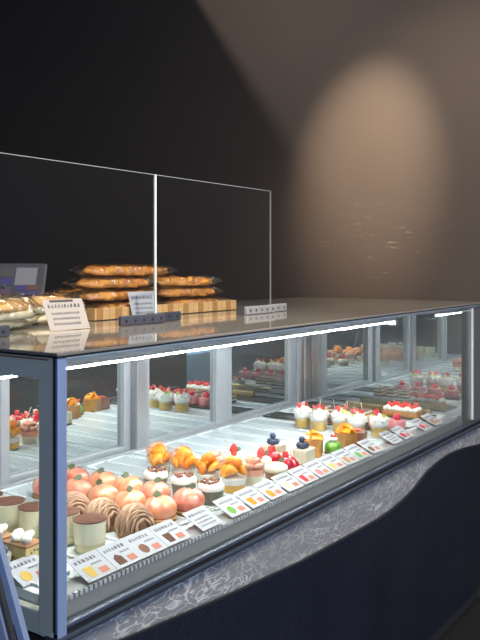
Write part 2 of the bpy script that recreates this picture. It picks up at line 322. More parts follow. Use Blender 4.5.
# deck
deck = cp(B().box((XL + .02, Y0 + .07, .785), (3.1045, 1.79, .800)), 'deck', 'deck_white')
cp(B().box((XL + .018, Y0 + .03, .735), (3.1045, 1.79, .785)), 'deck_underside', 'steel')
cp(B().prism([(Y0 + .022, .7585), (Y0 + .030, .798), (Y0 + .07, .801), (Y0 + .07, .7585)], lambda u, v, h: (h, u, v), XL + .02, 3.1045), 'price_rail', 'rail_steel')
rb = B(); x = XL + .03
while x < 3.08: rb.box((x, Y0 + .0245, .789), (x + .0075, Y0 + .031, .7975)); x += .0125
o = cp(rb, 'rail_comb', 'card_sleeve'); o['kind'] = 'stuff'
# rear mirror doors
YM = 1.76
panes = [(1.02, 1.405), (1.445, 1.90), (2.01, 2.384), (2.50, 2.937)]
stiles = [[(XL + .02, 1.02), (1.405, 1.425)], [(1.425, 1.445), (1.90, 1.932)], [(1.985, 2.01), (2.384, 2.436)], [(2.446, 2.50), (2.937, 2.985)]]
for i, ((a, b), st) in enumerate(zip(panes, stiles)):
    yo = .012 * (i % 2)
    dr = cp(B().box((st[0][0], YM + .004 + yo, .80), (st[1][1], YM + .016 + yo, 1.228)), 'sliding_door', 'steel')
    cp(B().box((a, YM + yo, .818), (b, YM + .0035 + yo, 1.20)), 'mirror_pane', 'mirror_door', dr)
    for s0, s1 in st: cp(B().box((s0, YM - .016 + yo, .802), (s1, YM + .004 + yo, 1.226), bev=.003), 'door_stile', 'white_steel', dr)
    cp(B().box((st[0][0], YM - .014 + yo, .802), (st[1][1], YM + .004 + yo, .819), bev=.003), 'door_rail', 'white_steel', dr)
    cp(B().box((st[0][0], YM - .014 + yo, 1.20), (st[1][1], YM + .004 + yo, 1.228), bev=.003), 'door_rail', 'white_steel', dr)
cp(B().box((1.932, YM - .030, .80), (1.985, YM + .03, 1.23), bev=.004), 'rear_post', 'steel')
cp(B().box((XL + .02, YM - .035, .80), (3.098, YM - .016, .808), bev=.002), 'door_track', 'white_steel')
for a, b, m in ((2.985, 3.005, 'white_steel'), (3.005, 3.035, 'bronze_steel'), (3.035, 3.045, 'white_steel'), (3.045, 3.098, 'bronze_steel')):
    cp(B().box((a, YM - .014, .80), (b, YM + .02, 1.226), bev=.004), 'corner_column', m)
# far end: hazy mirror glass with bright cut edge
cp(B().box((3.100, Y0 + .012, .8005), (3.104, YM - .005, 1.224)), 'end_mirror', 'mirror_end')
cp(B().box((3.1045, Y0 + .012, .735), (WX - .004, 1.9, 1.2235)), 'end_panel', 'steel')
cp(B().box((3.206, Y0 + .002, .772), (3.215, Y0 + .011, 1.225), bev=.001), 'glass_edge', 'edge_light')
cp(B().box((2.93, Y0 + .010, 1.214), (3.22, Y0 + .014, 1.218)), 'glass_edge', 'edge_light')
cp(B().box((XL + .02, 1.80, .735), (XR, 1.90, 1.233)), 'rear_cabinet', 'black_plastic')

# display trays, one under each row
ZD = .8005
def tray(x, hw, label, y0=1.152, y1=1.715, dark=False):
    t = thing('display_tray', label, 'tray', (x, y0, ZD), 0, 'pastry trays on the case deck')
    B().box((-hw, 0, 0), (hw, y1 - y0, .0025)).out('plate', 'dark_tray' if dark else 'tray_clear', t)
    for sx in (-1, 1): B().box((sx * hw - .0022, 0, .0026), (sx * hw + .0022, y1 - y0, .006)).out('rim', 'dark_tray' if dark else 'tray_rim', t)
    B().box((-hw + .003, y1 - y0 - .004, .0026), (hw - .003, y1 - y0, .006)).out('rim', 'dark_tray' if dark else 'tray_rim', t)
ZP = ZD + .0028
for x, hw, l in ((1.052, .038, 'pale tray under the cheesecake slices by the end glass'), (1.195, .042, 'pale tray under the tiramisu cups'), (1.318, .042, 'pale tray under the strand-covered chestnut cakes'),
                 (1.424, .046, 'pale tray under the nearer row of peach tarts'), (1.517, .044, 'pale tray under the farther row of peach tarts'), (1.616, .042, 'pale tray under the crumb topped cups'),
                 (1.727, .04, 'pale tray under the orange fruit cups'), (1.812, .04, 'pale tray under the pink fruit cups'), (1.942, .042, 'pale tray under the strawberry cream tarts'), (2.068, .042, 'pale tray under the blueberry cakes'),
                 (2.165, .046, 'pale empty-backed tray under the green mousse domes'), (2.27, .046, 'pale tray under the orange topped cakes'), (2.385, .046, 'pale tray under the chocolate cube cakes'), (2.55, .05, 'pale tray under the cream cups')):
    tray(x, hw, l)
tray(2.705, .05, 'dark tray under the pink raspberry mousses', dark=True)
tray(2.985, .062, 'dark tray under the strawberry tart slab by the end mirror', dark=True)
tray(2.82, .045, 'pale tray under the layered cake slices')

# ---------------------------------------------------------------- pastries
def strawberry_part(par, loc, s=1., tilt=(0, 0), leaf=True):
    m = Matrix.Rotation(R(tilt[0]), 3, 'X') @ Matrix.Rotation(R(tilt[1]), 3, 'Y')
    b = B().lathe([(0, 0), (.008 * s, .001 * s), (.0118 * s, .006 * s), (.0115 * s, .011 * s), (.008 * s, .02 * s), (.003 * s, .0265 * s), (0, .0275 * s)], 12)
    for v in b.bm.verts: v.co = m @ v.co + Vector(loc)
    return b.out('strawberry', 'strawberry', par, True)
def leaf_part(par, loc, s, rz, tilt):
    m = rotm('Z', rz) @ rotm('X', tilt)
    b = B().prism([(-.5 * s, 0), (-.1 * s, -.38 * s), (.5 * s, -.1 * s), (.42 * s, .3 * s), (0, .42 * s)], lambda u, v, h: m @ Vector((u, v, h)) + Vector(loc), 0, .0012)
    return b.out('leaf', 'leaf', par)
def cup_part(par, r0, r1, h, n=28):
    t = .0012
    return B().lathe([(0, 0), (r0 * .9, 0), (r0, .003), (r1, h), (r1 - t, h), (r0 - t, .004), (r0 * .85, .002), (0, .002)], n, cap=False).out('cup', 'cup_plastic', par, True)

def mk_tiramisu():
    t = thing('tiramisu_cup', '', 'dessert cup', group='tiramisu cups')
    cup_part(t, .030, .0338, .064)
    B().lathe([(0, .0025), (.0275, .0025), (.0292, .006), (.0302, .018), (0, .018)], 28).out('jelly', 'jelly_clear', t, True)
    B().lathe([(0, .0185), (.0303, .0185), (.0325, .060), (0, .060)], 28).out('cream_filling', 'pale_cream', t, True)
    B().lathe([(0, .0605), (.0325, .0605), (.0326, .0625), (.026, .0635), (0, .0640)], 28).out('cocoa_top', 'cocoa', t, True)
    return t
def mk_mont():
    t = thing('chestnut_cake', '', 'cake', group='chestnut strand cakes')
    B().lathe([(0, 0), (.034, 0), (.036, .006), (.035, .012), (0, .012)], 24).out('tart_base', 'crust', t, True)
    B().lathe([(.033, .0125), (.0335, .02), (.030, .036), (.020, .048), (.009, .053), (0, .054)], 24).out('cream_dome', 'chestnut_dark', t, True)
    s = B(); rnd = random.Random(4)
    for k in range(15):
        a = (k - 7) / 7.4; pts = []; w = math.sqrt(max(.02, 1 - a * a))
        for j in range(15):
            q = PI * j / 14; wob = .0022 * math.sin(j * 1.3 + k * 2.1)
            pts.append((a * .0365 * (1 - .12 * math.sin(q)) + wob, -math.cos(q) * .0365 * (w * .75 + .25), .008 + math.sin(q) ** .75 * .051 * (.35 + .65 * w) + rnd.uniform(-.001, .001)))
        s.tube(pts, .0030 + rnd.uniform(-.0004, .0005), 6)
    o = s.out('chestnut_strands', 'chestnut', t, 'all'); o['kind'] = 'stuff'
    return t
def mk_peach(mat, flower, lz):
    t = thing('peach_tart', '', 'tart', group='glazed peach tarts')
    B().lathe([(0, 0), (.035, 0), (.039, .003), (.040, .010), (.037, .0115), (0, .0115)], 26).out('tart_shell', 'crust', t, True)
    b = B(); r = bmesh.ops.create_uvsphere(b.bm, u_segments=26, v_segments=16, radius=1)
    for v in r['verts']:
        x, y, z = v.co; g = 1 - .10 * math.exp(-(y / .16) ** 2) * (1 if z > -.2 else 0)
        v.co = Vector((x * .0400 * g, y * .0400, max(z, -.55) * .032 * g + .0285))
    b.out('peach', mat, t, 'all')
    leaf_part(t, (.010 * math.cos(lz), .010 * math.sin(lz), .0625), .021, -55, 58)
    if flower: B().blob((-.004, .006, .064), (.0065, .0065, .0045), .002, 200, 3, 10, 6).out('cream_dot', 'white_choc', t, 'all')
    return t
def mk_crumb():
    t = thing('crumb_topped_cup', '', 'dessert cup', group='crumb topped cups')
    cup_part(t, .030, .0325, .036)
    B().lathe([(0, .0025), (.0285, .0025), (.0312, .036), (0, .036)], 26).out('dark_mousse', 'matcha_dark', t, True)
    B().lathe([(0, .0362), (.0325, .0362), (.0335, .040), (.0325, .048), (.027, .053), (0, .054)], 26).out('cream_layer', 'cream', t, True)
    s = B(); rnd = random.Random(8)
    for k in range(34):
        a = rnd.uniform(0, 2 * PI); r = .026 * math.sqrt(rnd.random()); q = rnd.uniform(.0028, .0055)
        s.blob((r * math.cos(a), r * math.sin(a), .054 + rnd.uniform(0, .004)), (q, q, q * .8), q * .4, 200, k, 6, 4)
    o = s.out('crumbs', 'crumb', t); o['kind'] = 'stuff'
    return t
def segment(L, r):       # an orange segment, curved half moon
    b = B(); n = 9; rings = []
    for i in range(n):
        u = i / (n - 1); a = (u - .5) * 2.2; rr = r * math.sqrt(max(.04, 1 - (2 * u - 1) ** 2))
        c = Vector((math.sin(a) * L * .5, 0, (math.cos(a) - .6) * L * .45))
        rings.append([b.bm.verts.new(c + Vector((0, math.cos(q) * rr * .75, math.sin(q) * rr))) for q in [2 * PI * k / 7 for k in range(7)]])
    for A, D in zip(rings, rings[1:]):
        for k in range(7): b.bm.faces.new((A[k], A[(k + 1) % 7], D[(k + 1) % 7], D[k]))
    b.bm.faces.new(rings[0]); b.bm.faces.new(rings[-1]); return b
def mk_orange(seed):
    t = thing('orange_fruit_cup', '', 'dessert cup', group='orange fruit cups')
    cup_part(t, .026, .0345, .058)
    B().lathe([(0, .0025), (.0248, .0025), (.0275, .021), (0, .021)], 26).out('yellow_jelly', 'yellow_jelly', t, True)
    B().lathe([(0, .0215), (.0276, .0215), (.0300, .036), (0, .037)], 26).out('cream_layer', 'cream', t, True)
    rnd = random.Random(seed)
    for k in range(10):
        b = segment(.043, .0135); a = k * 2.4 + rnd.random(); r = .020 if k < 6 else .008; z = .050 + (.014 if k >= 6 else 0) + rnd.uniform(-.002, .004)
        m = rotm('Z', math.degrees(a) + 90 + rnd.uniform(-30, 30)) @ rotm('X', rnd.uniform(-35, 35)) @ rotm('Y', rnd.uniform(-25, 25))
        for v in b.bm.verts: v.co = m @ v.co + Vector((r * math.cos(a), r * math.sin(a), z))
        b.out('orange_segment', 'mandarin' if k % 3 else 'mandarin_deep', t, 'all')
    return t
def mk_pink(seed):
    t = thing('pink_fruit_cup', '', 'dessert cup', group='pink fruit cups')
    cup_part(t, .026, .0345, .058)
    B().lathe([(0, .0025), (.0248, .0025), (.0290, .026), (0, .026)], 26).out('cream_layer', 'pale_cream', t, True)
    B().lathe([(0, .0265), (.0291, .0265), (.0315, .044), (0, .044)], 26).out('fruit_jelly', 'pink_fruit', t, True)
    rnd = random.Random(seed)
    for k in range(13):
        a = k * 2.4; r = .022 if k < 8 else .010; q = rnd.uniform(.0085, .0115)
        m = rotm('Z', rnd.uniform(0, 180)) @ rotm('X', rnd.uniform(-40, 40))
        b = B().box((-q, -q * .8, -q * .6), (q, q * .8, q * .6), bev=.0022)
        for v in b.bm.verts: v.co = m @ v.co + Vector((r * math.cos(a), r * math.sin(a), .053 + (.012 if k >= 8 else 0)))
        b.out('fruit_piece', 'pink_fruit', t, True)
    return t
def mk_straw(stick=True):
    t = thing('strawberry_tart', '', 'tart', group='strawberry cream tarts')
    B().lathe([(0, 0), (.028, 0), (.032, .016), (.030, .020), (0, .020)], 24).out('tart_base', 'brown_bake', t, True)
    B().lathe([(.031, .0205), (.0345, .026), (.033, .034), (.024, .040), (0, .042)], 24).out('cream_dome', 'white_choc', t, True)
    if stick:
        strawberry_part(t, (.004, 0, .041), 1.05, (10, -15)); B().tube([(-.010, .006, .036), (-.002, .026, .085)], .0018, 6).out('chocolate_stick', 'white_choc', t)
        strawberry_part(t, (-.016, -.008, .038), .75, (20, -40))
    leaf_part(t, (.006, -.014, .050), .018, -50, 60)
    return t
def mk_red():
    t = thing('red_glazed_cake', '', 'cake', group='red glazed cakes')
    B().lathe([(0, 0), (.031, 0), (.031, .007), (0, .007)], 24).out('biscuit_base', 'crust', t, True)
    b = B()
    for dx in (-.013, .013): b.blob((dx, .004, .026), (.022, .024, .022), 0, 1, 0, 18, 12, flat=-.0185)
    b.blob((0, -.013, .023), (.020, .018, .0175), 0, 1, 0, 18, 12, flat=-.0155); b.out('glazed_heart', 'raspberry_glaze', t, 'all')
    b = B().box((-.0085, -.0085, 0), (.0085, .0085, .017), bev=.002)
    for v in b.bm.verts: v.co = rotm('Z', 25) @ v.co + Vector((-.004, .008, .044))
    b.out('jelly_cube', 'strawberry', t, True)
    return t
def mk_blue():
    t = thing('blueberry_cake', '', 'cake', group='blueberry topped white cakes')
    B().box((-.031, -.028, 0), (.031, .028, .007), bev=.001).out('biscuit_base', 'crust', t)
    B().box((-.031, -.028, .0072), (.031, .028, .043), bev=.0015).out('cheese_layer', 'cheesecake', t)
    B().box((-.0315, -.0285, .0432), (.0315, .0285, .048), bev=.0015).out('white_glaze', 'white_choc', t)
    for x, y, z in ((-.010, .006, .0572), (.010, .008, .0572), (.002, -.011, .0572), (.001, .002, .0725), (-.016, -.010, .0572)):
        bb = B().lathe([(0, -.009), (.0065, -.0075), (.010, 0), (.0078, .0068), (.004, .0086), (.003, .0068), (0, .0062)], 12, (x, y, z)).out('blueberry', 'blueberry', t, True)
    return t
def ring_part(par, loc):
    b = B(); pts = [(.018 * math.cos(a) , 0, .018 * math.sin(a)) for a in [2 * PI * k / 20 for k in range(17)]]
    b.tube(pts, .0022, 5)
    for v in b.bm.verts: v.co = rotm('Z', 30) @ v.co + Vector(loc)
    return b.out('chocolate_ring', 'white_choc', par, 'all')
def mk_otart():
    t = thing('orange_topped_cake', '', 'cake', group='orange topped caramel cakes')
    B().prism([(-.033, 0), (.033, 0), (.027, .050), (-.027, .050)], lambda u, v, h: (u, h, v), -.027, .027).out('caramel_cake', 'caramel_cake', t)
    for k, (dx, tl, rz) in enumerate(((-.013, 42, 0), (.012, -42, 10), (0, 15, 80))):
        n = 14; m = rotm('Z', rz) @ rotm('Y', tl)
        poly = [(.030 * math.cos(PI * i / n), .030 * math.sin(PI * i / n)) for i in range(n + 1)]
        b = B().prism(poly, lambda u, v, h: m @ Vector((h, u, v)) + Vector((dx, 0, .0515)), -.003, .003)
        b.out('orange_slice', 'mandarin', t)
    return t
def mk_green():
    t = thing('green_mousse', '', 'cake', group='green mousse domes')
    B().lathe([(0, 0), (.029, 0), (.029, .006), (0, .006)], 24).out('biscuit_base', 'crust_dark', t, True)
    B().lathe([(.027, .0062), (.0285, .016), (.025, .030), (.015, .037), (0, .039)], 24).out('green_dome', 'green_mousse', t, True)
    B().blob((0, 0, .043), (.015, .015, .008), .003, 120, 2, 14, 8).out('cream_dollop', 'cream', t, 'all')
    strawberry_part(t, (-.003, 0, .048), .8, (0, 60))
    return t
def mk_choc():
    t = thing('chocolate_cube_cake', '', 'cake', group='chocolate cube cakes')
    B().box((-.027, -.027, 0), (.027, .027, .046), bev=.002).out('chocolate_block', 'choc', t)
    B().box((-.014, -.010, .0462), (.016, .010, .052), bev=.002).out('red_jelly', 'strawberry_cut', t)
    return t
def mk_cream(seed):
    t = thing('strawberry_cream_cup', '', 'dessert cup', group='strawberry cream cups')
    cup_part(t, .027, .0325, .040)
    B().lathe([(0, .0025), (.0258, .0025), (.0302, .034), (0, .034)], 24).out('sponge', 'sponge', t, True)
    b = B(); rnd = random.Random(seed)
    b.lathe([(.030, .0342), (.0315, .046), (.034, .053), (.028, .064), (.014, .070), (0, .070)], 24)
    for k in range(22):
        a = k * 2.4; r = .031 * math.sqrt((k + .5) / 22); z = .072 - r * r * 15
        b.blob((r * math.cos(a), r * math.sin(a), z), (.0095, .0095, .0085), .003, 150, k + seed, 8, 6)
    b.out('whipped_cream', 'cream', t, 'all')
    for k in range(3):
        a = seed + k * 2.1; m = rotm('Z', math.degrees(a) + 40 * k) @ rotm('X', 30) @ rotm('Y', 25 - 30 * k)
        bb = B().prism([(-.008, 0), (.008, 0), (.0015, .020), (-.0015, .020)], lambda u, v, h: m @ Vector((u, h, v)) + Vector((.013 * math.cos(a), .013 * math.sin(a), .076)), -.0045, .0045)
        bb.out('strawberry_wedge', 'strawberry_cut' if k else 'strawberry', t)
    for k in range(2):
        a = seed + 1.0 + k * 2.6; m = rotm('Z', math.degrees(a) + 90) @ rotm('X', 55)
        bb = B().prism([(.0125 * math.cos(q), .010 * math.sin(q)) for q in [2 * PI * i / 12 for i in range(12)]], lambda u, v, h: m @ Vector((u, v, h)) + Vector((.0205 * math.cos(a), .0205 * math.sin(a), .0725)), -.0025, .0025)
        bb.out('melon_slice', 'lime', t)
    return t
def mk_pinkm():
    t = thing('pink_mousse', '', 'cake', group='pink raspberry mousses')
    B().lathe([(0, 0), (.034, 0), (.034, .008), (0, .008)], 24).out('biscuit_base', 'crust_dark', t, True)
    B().lathe([(.0315, .0082), (.032, .030), (.029, .036), (.02, .038), (0, .038)], 24).out('mousse', 'pink_mousse', t, True)
    B().blob((0, 0, .047), (.0145, .0145, .0125), .002, 240, 1, 16, 10).out('raspberry', 'raspberry', t, 'all')
    return t
def mk_slice():
    t = thing('layered_cake_slice', '', 'cake', group='layered cake slices')
    z = 0
    for k, (h, m) in enumerate(((.009, 'choc'), (.008, 'white_choc'), (.008, 'caramel_cake'), (.008, 'white_choc'), (.004, 'choc'))):
        B().box((-.018, -.04, z), (.018, .04, z + h - .0003)).out('cake_layer', m, t); z += h
    B().tube([(0, .01, z), (.004, .012, z + .03)], .0016, 6).out('chocolate_stick', 'white_choc', t)
    return t
def mk_cheese(seed):
    t = thing('raisin_cheesecake', '', 'cake', group='raisin cheesecake slices')
    B().box((-.024, -.034, 0), (.024, .034, .042), bev=.002).out('cake_body', 'yellow_cake', t)
    B().box((-.0243, -.0343, .0422), (.0243, .0343, .047), bev=.0015).out('baked_top', 'brown_bake', t)
    rnd = random.Random(seed); s = B()
    for k in range(26):
        f = rnd.choice((0, 1, 2)); y = rnd.uniform(-.03, .03); x = rnd.uniform(-.02, .02); z = rnd.uniform(.005, .037)
        p = ((-.024, y, z), (.024, y, z), (x, -.034, z))[f]; s.blob(p, (.0025, .0025, .002), 0, 1, 0, 6, 4)
    o = s.out('raisins', 'raisin', t); o['kind'] = 'stuff'
    for k in range(4):
        B().blob(((-.010, .010)[k % 2], -.020 + .014 * k, .055), (.0125, .0105, .0095), .005, 90, k + seed, 12, 8).out('cream_dollop', 'cream', t, 'all')
    return t

OF = ['nearest the front glass', 'second from the front glass', 'third from the front glass', 'fourth from the front glass', 'fifth from the front glass']
p = mk_tiramisu()
for (x, y), l in zip([(1.201, 1.207), (1.205, 1.290), (1.193, 1.368), (1.19, 1.448), (1.192, 1.528), (1.195, 1.608)],
    ['cream filled tiramisu cup with cocoa top nearest the front glass', 'tiramisu cup with cocoa top, half hidden right beside the corner post', 'tiramisu cup with cocoa top just left of the corner post', 'tiramisu cup with cocoa top, fourth back from the front glass', 'tiramisu cup with cocoa top, fifth back from the front glass', 'rearmost tiramisu cup with cocoa top']):
    place(p, (x, y, ZP), random.Random(x * y).random() * 6, l, 1.07)
p = mk_mont()
for (x, y, a), l in zip([(1.328, 1.196, 1.3), (1.318, 1.286, 1.6), (1.315, 1.374, 1.1)], OF): place(p, (x, y, ZP), a, 'brown chestnut strand cake, ' + l, 1.1)
pp = [mk_peach('peach', False, 2.6), mk_peach('peach', True, 3.4), mk_peach('peach_red', False, 4.2), mk_peach('peach_red', True, 3.0)]
for i, (x, y, k, a) in enumerate([(1.434, 1.212, 0, .3), (1.430, 1.302, 0, 1.), (1.430, 1.392, 0, -.4), (1.428, 1.482, 2, .1), (1.415, 1.572, 2, .6)]):
    place(pp[k], (x, y, ZP), a, 'glazed orange peach tart with leaf in the nearer row, ' + OF[i])
for i, (x, y, k, a) in enumerate([(1.520, 1.196, 2, .9), (1.521, 1.302, 2, .2), (1.519, 1.390, 0, .3), (1.516, 1.478, 1, .0), (1.503, 1.566, 3, -.2)]):
    place(pp[k], (x, y, ZP), a, 'glazed red-orange peach tart in the farther row, ' + OF[i])
p = mk_crumb()
for i, (x, y) in enumerate([(1.610, 1.194), (1.620, 1.290), (1.618, 1.384)]): place(p, (x, y, ZP), i * 2.1, 'dark green cup with white cream and brown crumbs, ' + OF[i])
po = [mk_orange(1), mk_orange(5)]
for i, (x, y) in enumerate([(1.725, 1.206), (1.722, 1.290), (1.724, 1.374), (1.718, 1.456)]): place(po[i % 2], (x, y, ZP), i * 1.4, 'clear cup heaped with orange segments, ' + OF[i], 1.08)
po = [mk_pink(3), mk_pink(9)]
for i, (x, y) in enumerate([(1.815, 1.206), (1.815, 1.340), (1.808, 1.446), (1.803, 1.535)]): place(po[i % 2], (x, y, ZP), i * 1.7, 'clear cup heaped with pink fruit pieces, ' + OF[i])
p = mk_straw(); place(p, (1.948, 1.268, ZP), 0, 'cream tart with strawberries and white stick, nearer the front glass'); place(p, (1.941, 1.36, ZP), .3, 'cream tart with strawberries and white stick, nearer the mirror doors')
p = mk_straw(False); p['group'] = 'plain cream tarts'; place(p, (1.905, 1.188, ZP), 0, 'plain cream domed tart with a single leaf beside the front price cards')
p = mk_red(); place(p, (1.972, 1.186, ZP), .2, 'glossy red heart shaped cake with a red cube on top')
p = mk_red(); place(p, (2.012, 1.262, ZP), .9, 'glossy red cake with red cube, partly hidden behind the front red heart cake')
p = mk_blue(); place(p, (2.085, 1.206, ZP), .05, 'white cake with blueberries, nearer the front glass')
q = place(p, (2.078, 1.305, ZP), -.05, 'taller looking white cake with blueberries, nearer the mirror doors')
ring_part(p, (-.030, .02, .034))
p = mk_otart(); place(p, (2.198, 1.232, ZP), .35, 'caramel cake with upright orange slices beside the blueberry cake')
place(p, (2.350, 1.196, ZP), -.3, 'caramel cake with upright orange slices beside the chocolate cube')
p = mk_green(); place(p, (2.262, 1.196, ZP), .4, 'green mousse dome with cream and a red strawberry'); 
p = mk_choc(); place(p, (2.412, 1.184, ZP), .25, 'brown chocolate cube cake with red jelly on top')
pc = [mk_cream(1), mk_cream(4), mk_cream(7)]
for i, (x, y) in enumerate([(2.566, 1.178), (2.542, 1.252), (2.566, 1.327), (2.542, 1.401), (2.556, 1.476)]): place(pc[i % 3], (x, y, ZP), i * 1.3, 'cream cup with strawberry wedges and melon slices, ' + OF[i])
p = mk_pinkm()
for i in range(5): place(p, (2.705, 1.172 + .079 * i, ZP), i, 'pink mousse topped with a raspberry on the dark tray, ' + OF[i])
p = mk_slice()
for i in range(4): place(p, (2.82, 1.36 + .06 * i, ZP), PI / 2, 'layered cake slice with stick behind the tart slab, ' + OF[i].split(',')[0])
# strawberry tart slab on gold board
ts = thing('strawberry_tart_slab', 'long strawberry tart slab with white cream on a gold board near the end mirror', 'tart', (2.968, 1.262, ZP), PI / 2)
B().box((-.088, -.036, 0), (.088, .036, .002)).out('gold_board', 'gold_board', ts)
B().box((-.072, -.030, .0022), (.072, .030, .024), bev=.003).out('tart_crust', 'crust', ts)
b = B()
for k in range(24): b.blob((-.060 + .0172 * (k % 8), -.020 + .020 * (k // 8), .030), (.0115, .0125, .010), .002, 120, k, 10, 7)
b.out('cream_topping', 'cream', ts, 'all')
for k in range(9): strawberry_part(ts, (-.058 + .0145 * k, (-.016, .012, -.002)[k % 3], .036), .95, ((25, -30, 60)[k % 3], (40, -50, 20)[k % 3]))
gb = tag(B().box((3.018, 1.17, ZP), (3.044, 1.54, ZP + .024), bev=.005).out('gold_wrapped_cake', 'gold_board'), 'long gold wrapped bar cake between tart slab and end mirror', 'cake')
# cheesecakes by the end glass
p = mk_cheese(2)
for (x, y, a), l in zip([(1.070, 1.262, .05), (1.066, 1.340, -.04), (1.056, 1.418, .05)], OF): place(p, (x, y, ZP), a, 'yellow raisin cheesecake slice with cream dollops by the end glass, ' + l)
gc = thing('berry_parfait_glass', 'small clear cup of cream with dark berries at the left end glass', 'dessert cup', (1.018, 1.262, ZP))
cup_part(gc, .017, .021, .05); B().lathe([(0, .003), (.0155, .003), (.019, .036), (0, .036)], 20).out('cream_layer', 'cream', gc, True)
for k, (x, y) in enumerate(((-.007, 0), (.007, .003), (0, -.008))): B().blob((x, y, .043), (.0075, .0075, .007), .001, 300, k, 10, 7).out('berry', 'blueberry', gc, 'all')

# ---------------------------------------------------------------- price cards
PIC = {}
for nm, c in (('yellow', (.50, .33, .08)), ('brown', (.16, .08, .045)), ('choc', (.10, .045, .03)), ('green', (.12, .27, .05)), ('orange', (.55, .20, .012)), ('red', (.42, .02, .03)), ('pink', (.48, .16, .16)), ('white', (.46, .40, .27)), ('tan', (.34, .17, .05))):
    P('print_' + nm + '_ink', c, .8, 0, .15); PIC[nm] = 'print_' + nm + '_ink'
def glyphs(b, x0, x1, y, h, rnd, z=.0009):
    x = x0
    while x < x1:
        wd = h * rnd.uniform(.55, .95)
        for k in range(rnd.choice((2, 3))):
            yy = y + h * (k / 2.6); b.box((x, yy, .0005), (x + wd * rnd.uniform(.6, 1), yy + h * .16, z))
        b.box((x + wd * rnd.uniform(.1, .6), y, .0005), (x + wd * .75, y + h * .9, z)); x += wd + h * .25
def price_card(x, y, z, wd, hg, tilt, rz, label, pic, seed, beige=False, header=False, name='price_card', group='price cards along the case front'):
    c = thing(name, label, 'price card', (x, y, z), rz, group); rnd = random.Random(seed)
    M = rotm('X', tilt)
    def put(b, nm, mat):
        for v in b.bm.verts: v.co = M @ v.co
        o = b.out(nm, mat, c); return o
    put(B().box((-wd / 2, 0, -.0005), (wd / 2, hg, .0005)), 'card', 'card_beige' if beige else 'card_white')
    tb = B(); glyphs(tb, -wd * .40, wd * (.36 if not pic else .30), hg * .72, hg * .13, rnd)
    if pic:
        glyphs(tb, 0, wd * .36, hg * .52, hg * .07, rnd); put(tb, 'printed_text', 'print_grey')
        m = PIC[pic]; kind = seed % 3; q = B()
        if kind == 0: q.prism([(-.33 * wd, .12 * hg), (-.05 * wd, .12 * hg), (-.05 * wd, .4 * hg), (-.2 * wd, .55 * hg), (-.33 * wd, .42 * hg)], lambda u, v, h: (u, v, h), .0005, .0010)
        elif kind == 1: q.prism([(-.2 * wd + .15 * wd * math.cos(a), .32 * hg + .2 * hg * math.sin(a)) for a in [2 * PI * i / 14 for i in range(14)]], lambda u, v, h: (u, v, h), .0005, .0010)
        else: q.prism([(-.30 * wd, .12 * hg), (-.08 * wd, .12 * hg), (-.04 * wd, .52 * hg), (-.34 * wd, .52 * hg)], lambda u, v, h: (u, v, h), .0005, .0010)
        put(q, 'cake_picture', m)
        put(B().box((.08 * wd, .12 * hg, .0005), (.34 * wd, .34 * hg, .0010)), 'price_patch', 'print_pink')
    else:
        for k in range(3): glyphs(tb, -wd * .36, wd * .3, hg * (.16 + .17 * k), hg * .08, rnd)
        put(tb, 'printed_text', 'print_grey')
    if header: put(B().box((-wd * .33, hg * .90, .0005), (wd * .25, hg * .975, .0012)), 'header_strip', 'print_dark')
    return c
cards = [(1.032, 'yellow', 'leftmost card, seen through the end glass'), (1.115, 'yellow', 'with yellow slice picture just right of the corner post'), (1.195, 'choc', 'with dark cup picture below the nearest tiramisu cup'),
    (1.270, 'brown', 'with brown cake picture below the chestnut cakes'), (1.350, 'choc', 'with dark roll picture below the nearest peach tart'), (1.470, None, 'without picture below the red-orange peach tart'),
    (1.585, 'green', 'with green picture below the crumb topped cups'), (1.672, 'orange', 'with orange picture below the orange cups'), (1.757, 'orange', 'with orange picture below the pink fruit cups'),
    (1.845, 'white', 'with pale picture below the plain cream tart'), (1.930, 'red', 'with red picture below the red heart cake'), (2.015, 'pink', 'with pink picture between red heart cake and blueberry cake'), (2.100, 'yellow', 'with yellow picture below the blueberry cake'),
    (2.185, 'tan', 'with tan picture below the first orange topped cake'), (2.268, 'green', 'with green picture below the green mousse'), (2.362, 'brown', 'with brown picture below the chocolate cube'), (2.52, None, 'without picture below the front cream cup'),
    (2.615, 'red', 'with red picture right of the front cream cup'), (2.79, 'red', 'with red picture, second from the far end'), (2.90, 'tan', 'with tan picture, last at the far end')]
for i, (x, pic, l) in enumerate(cards):
    price_card(x, Y0 + (.027 if i else .112), .8030, (.0785 if i < 8 else .077), .067, 25, R(-.5 + (i * 37 % 3) * .5), 'small white price card ' + l, pic, i + 1)

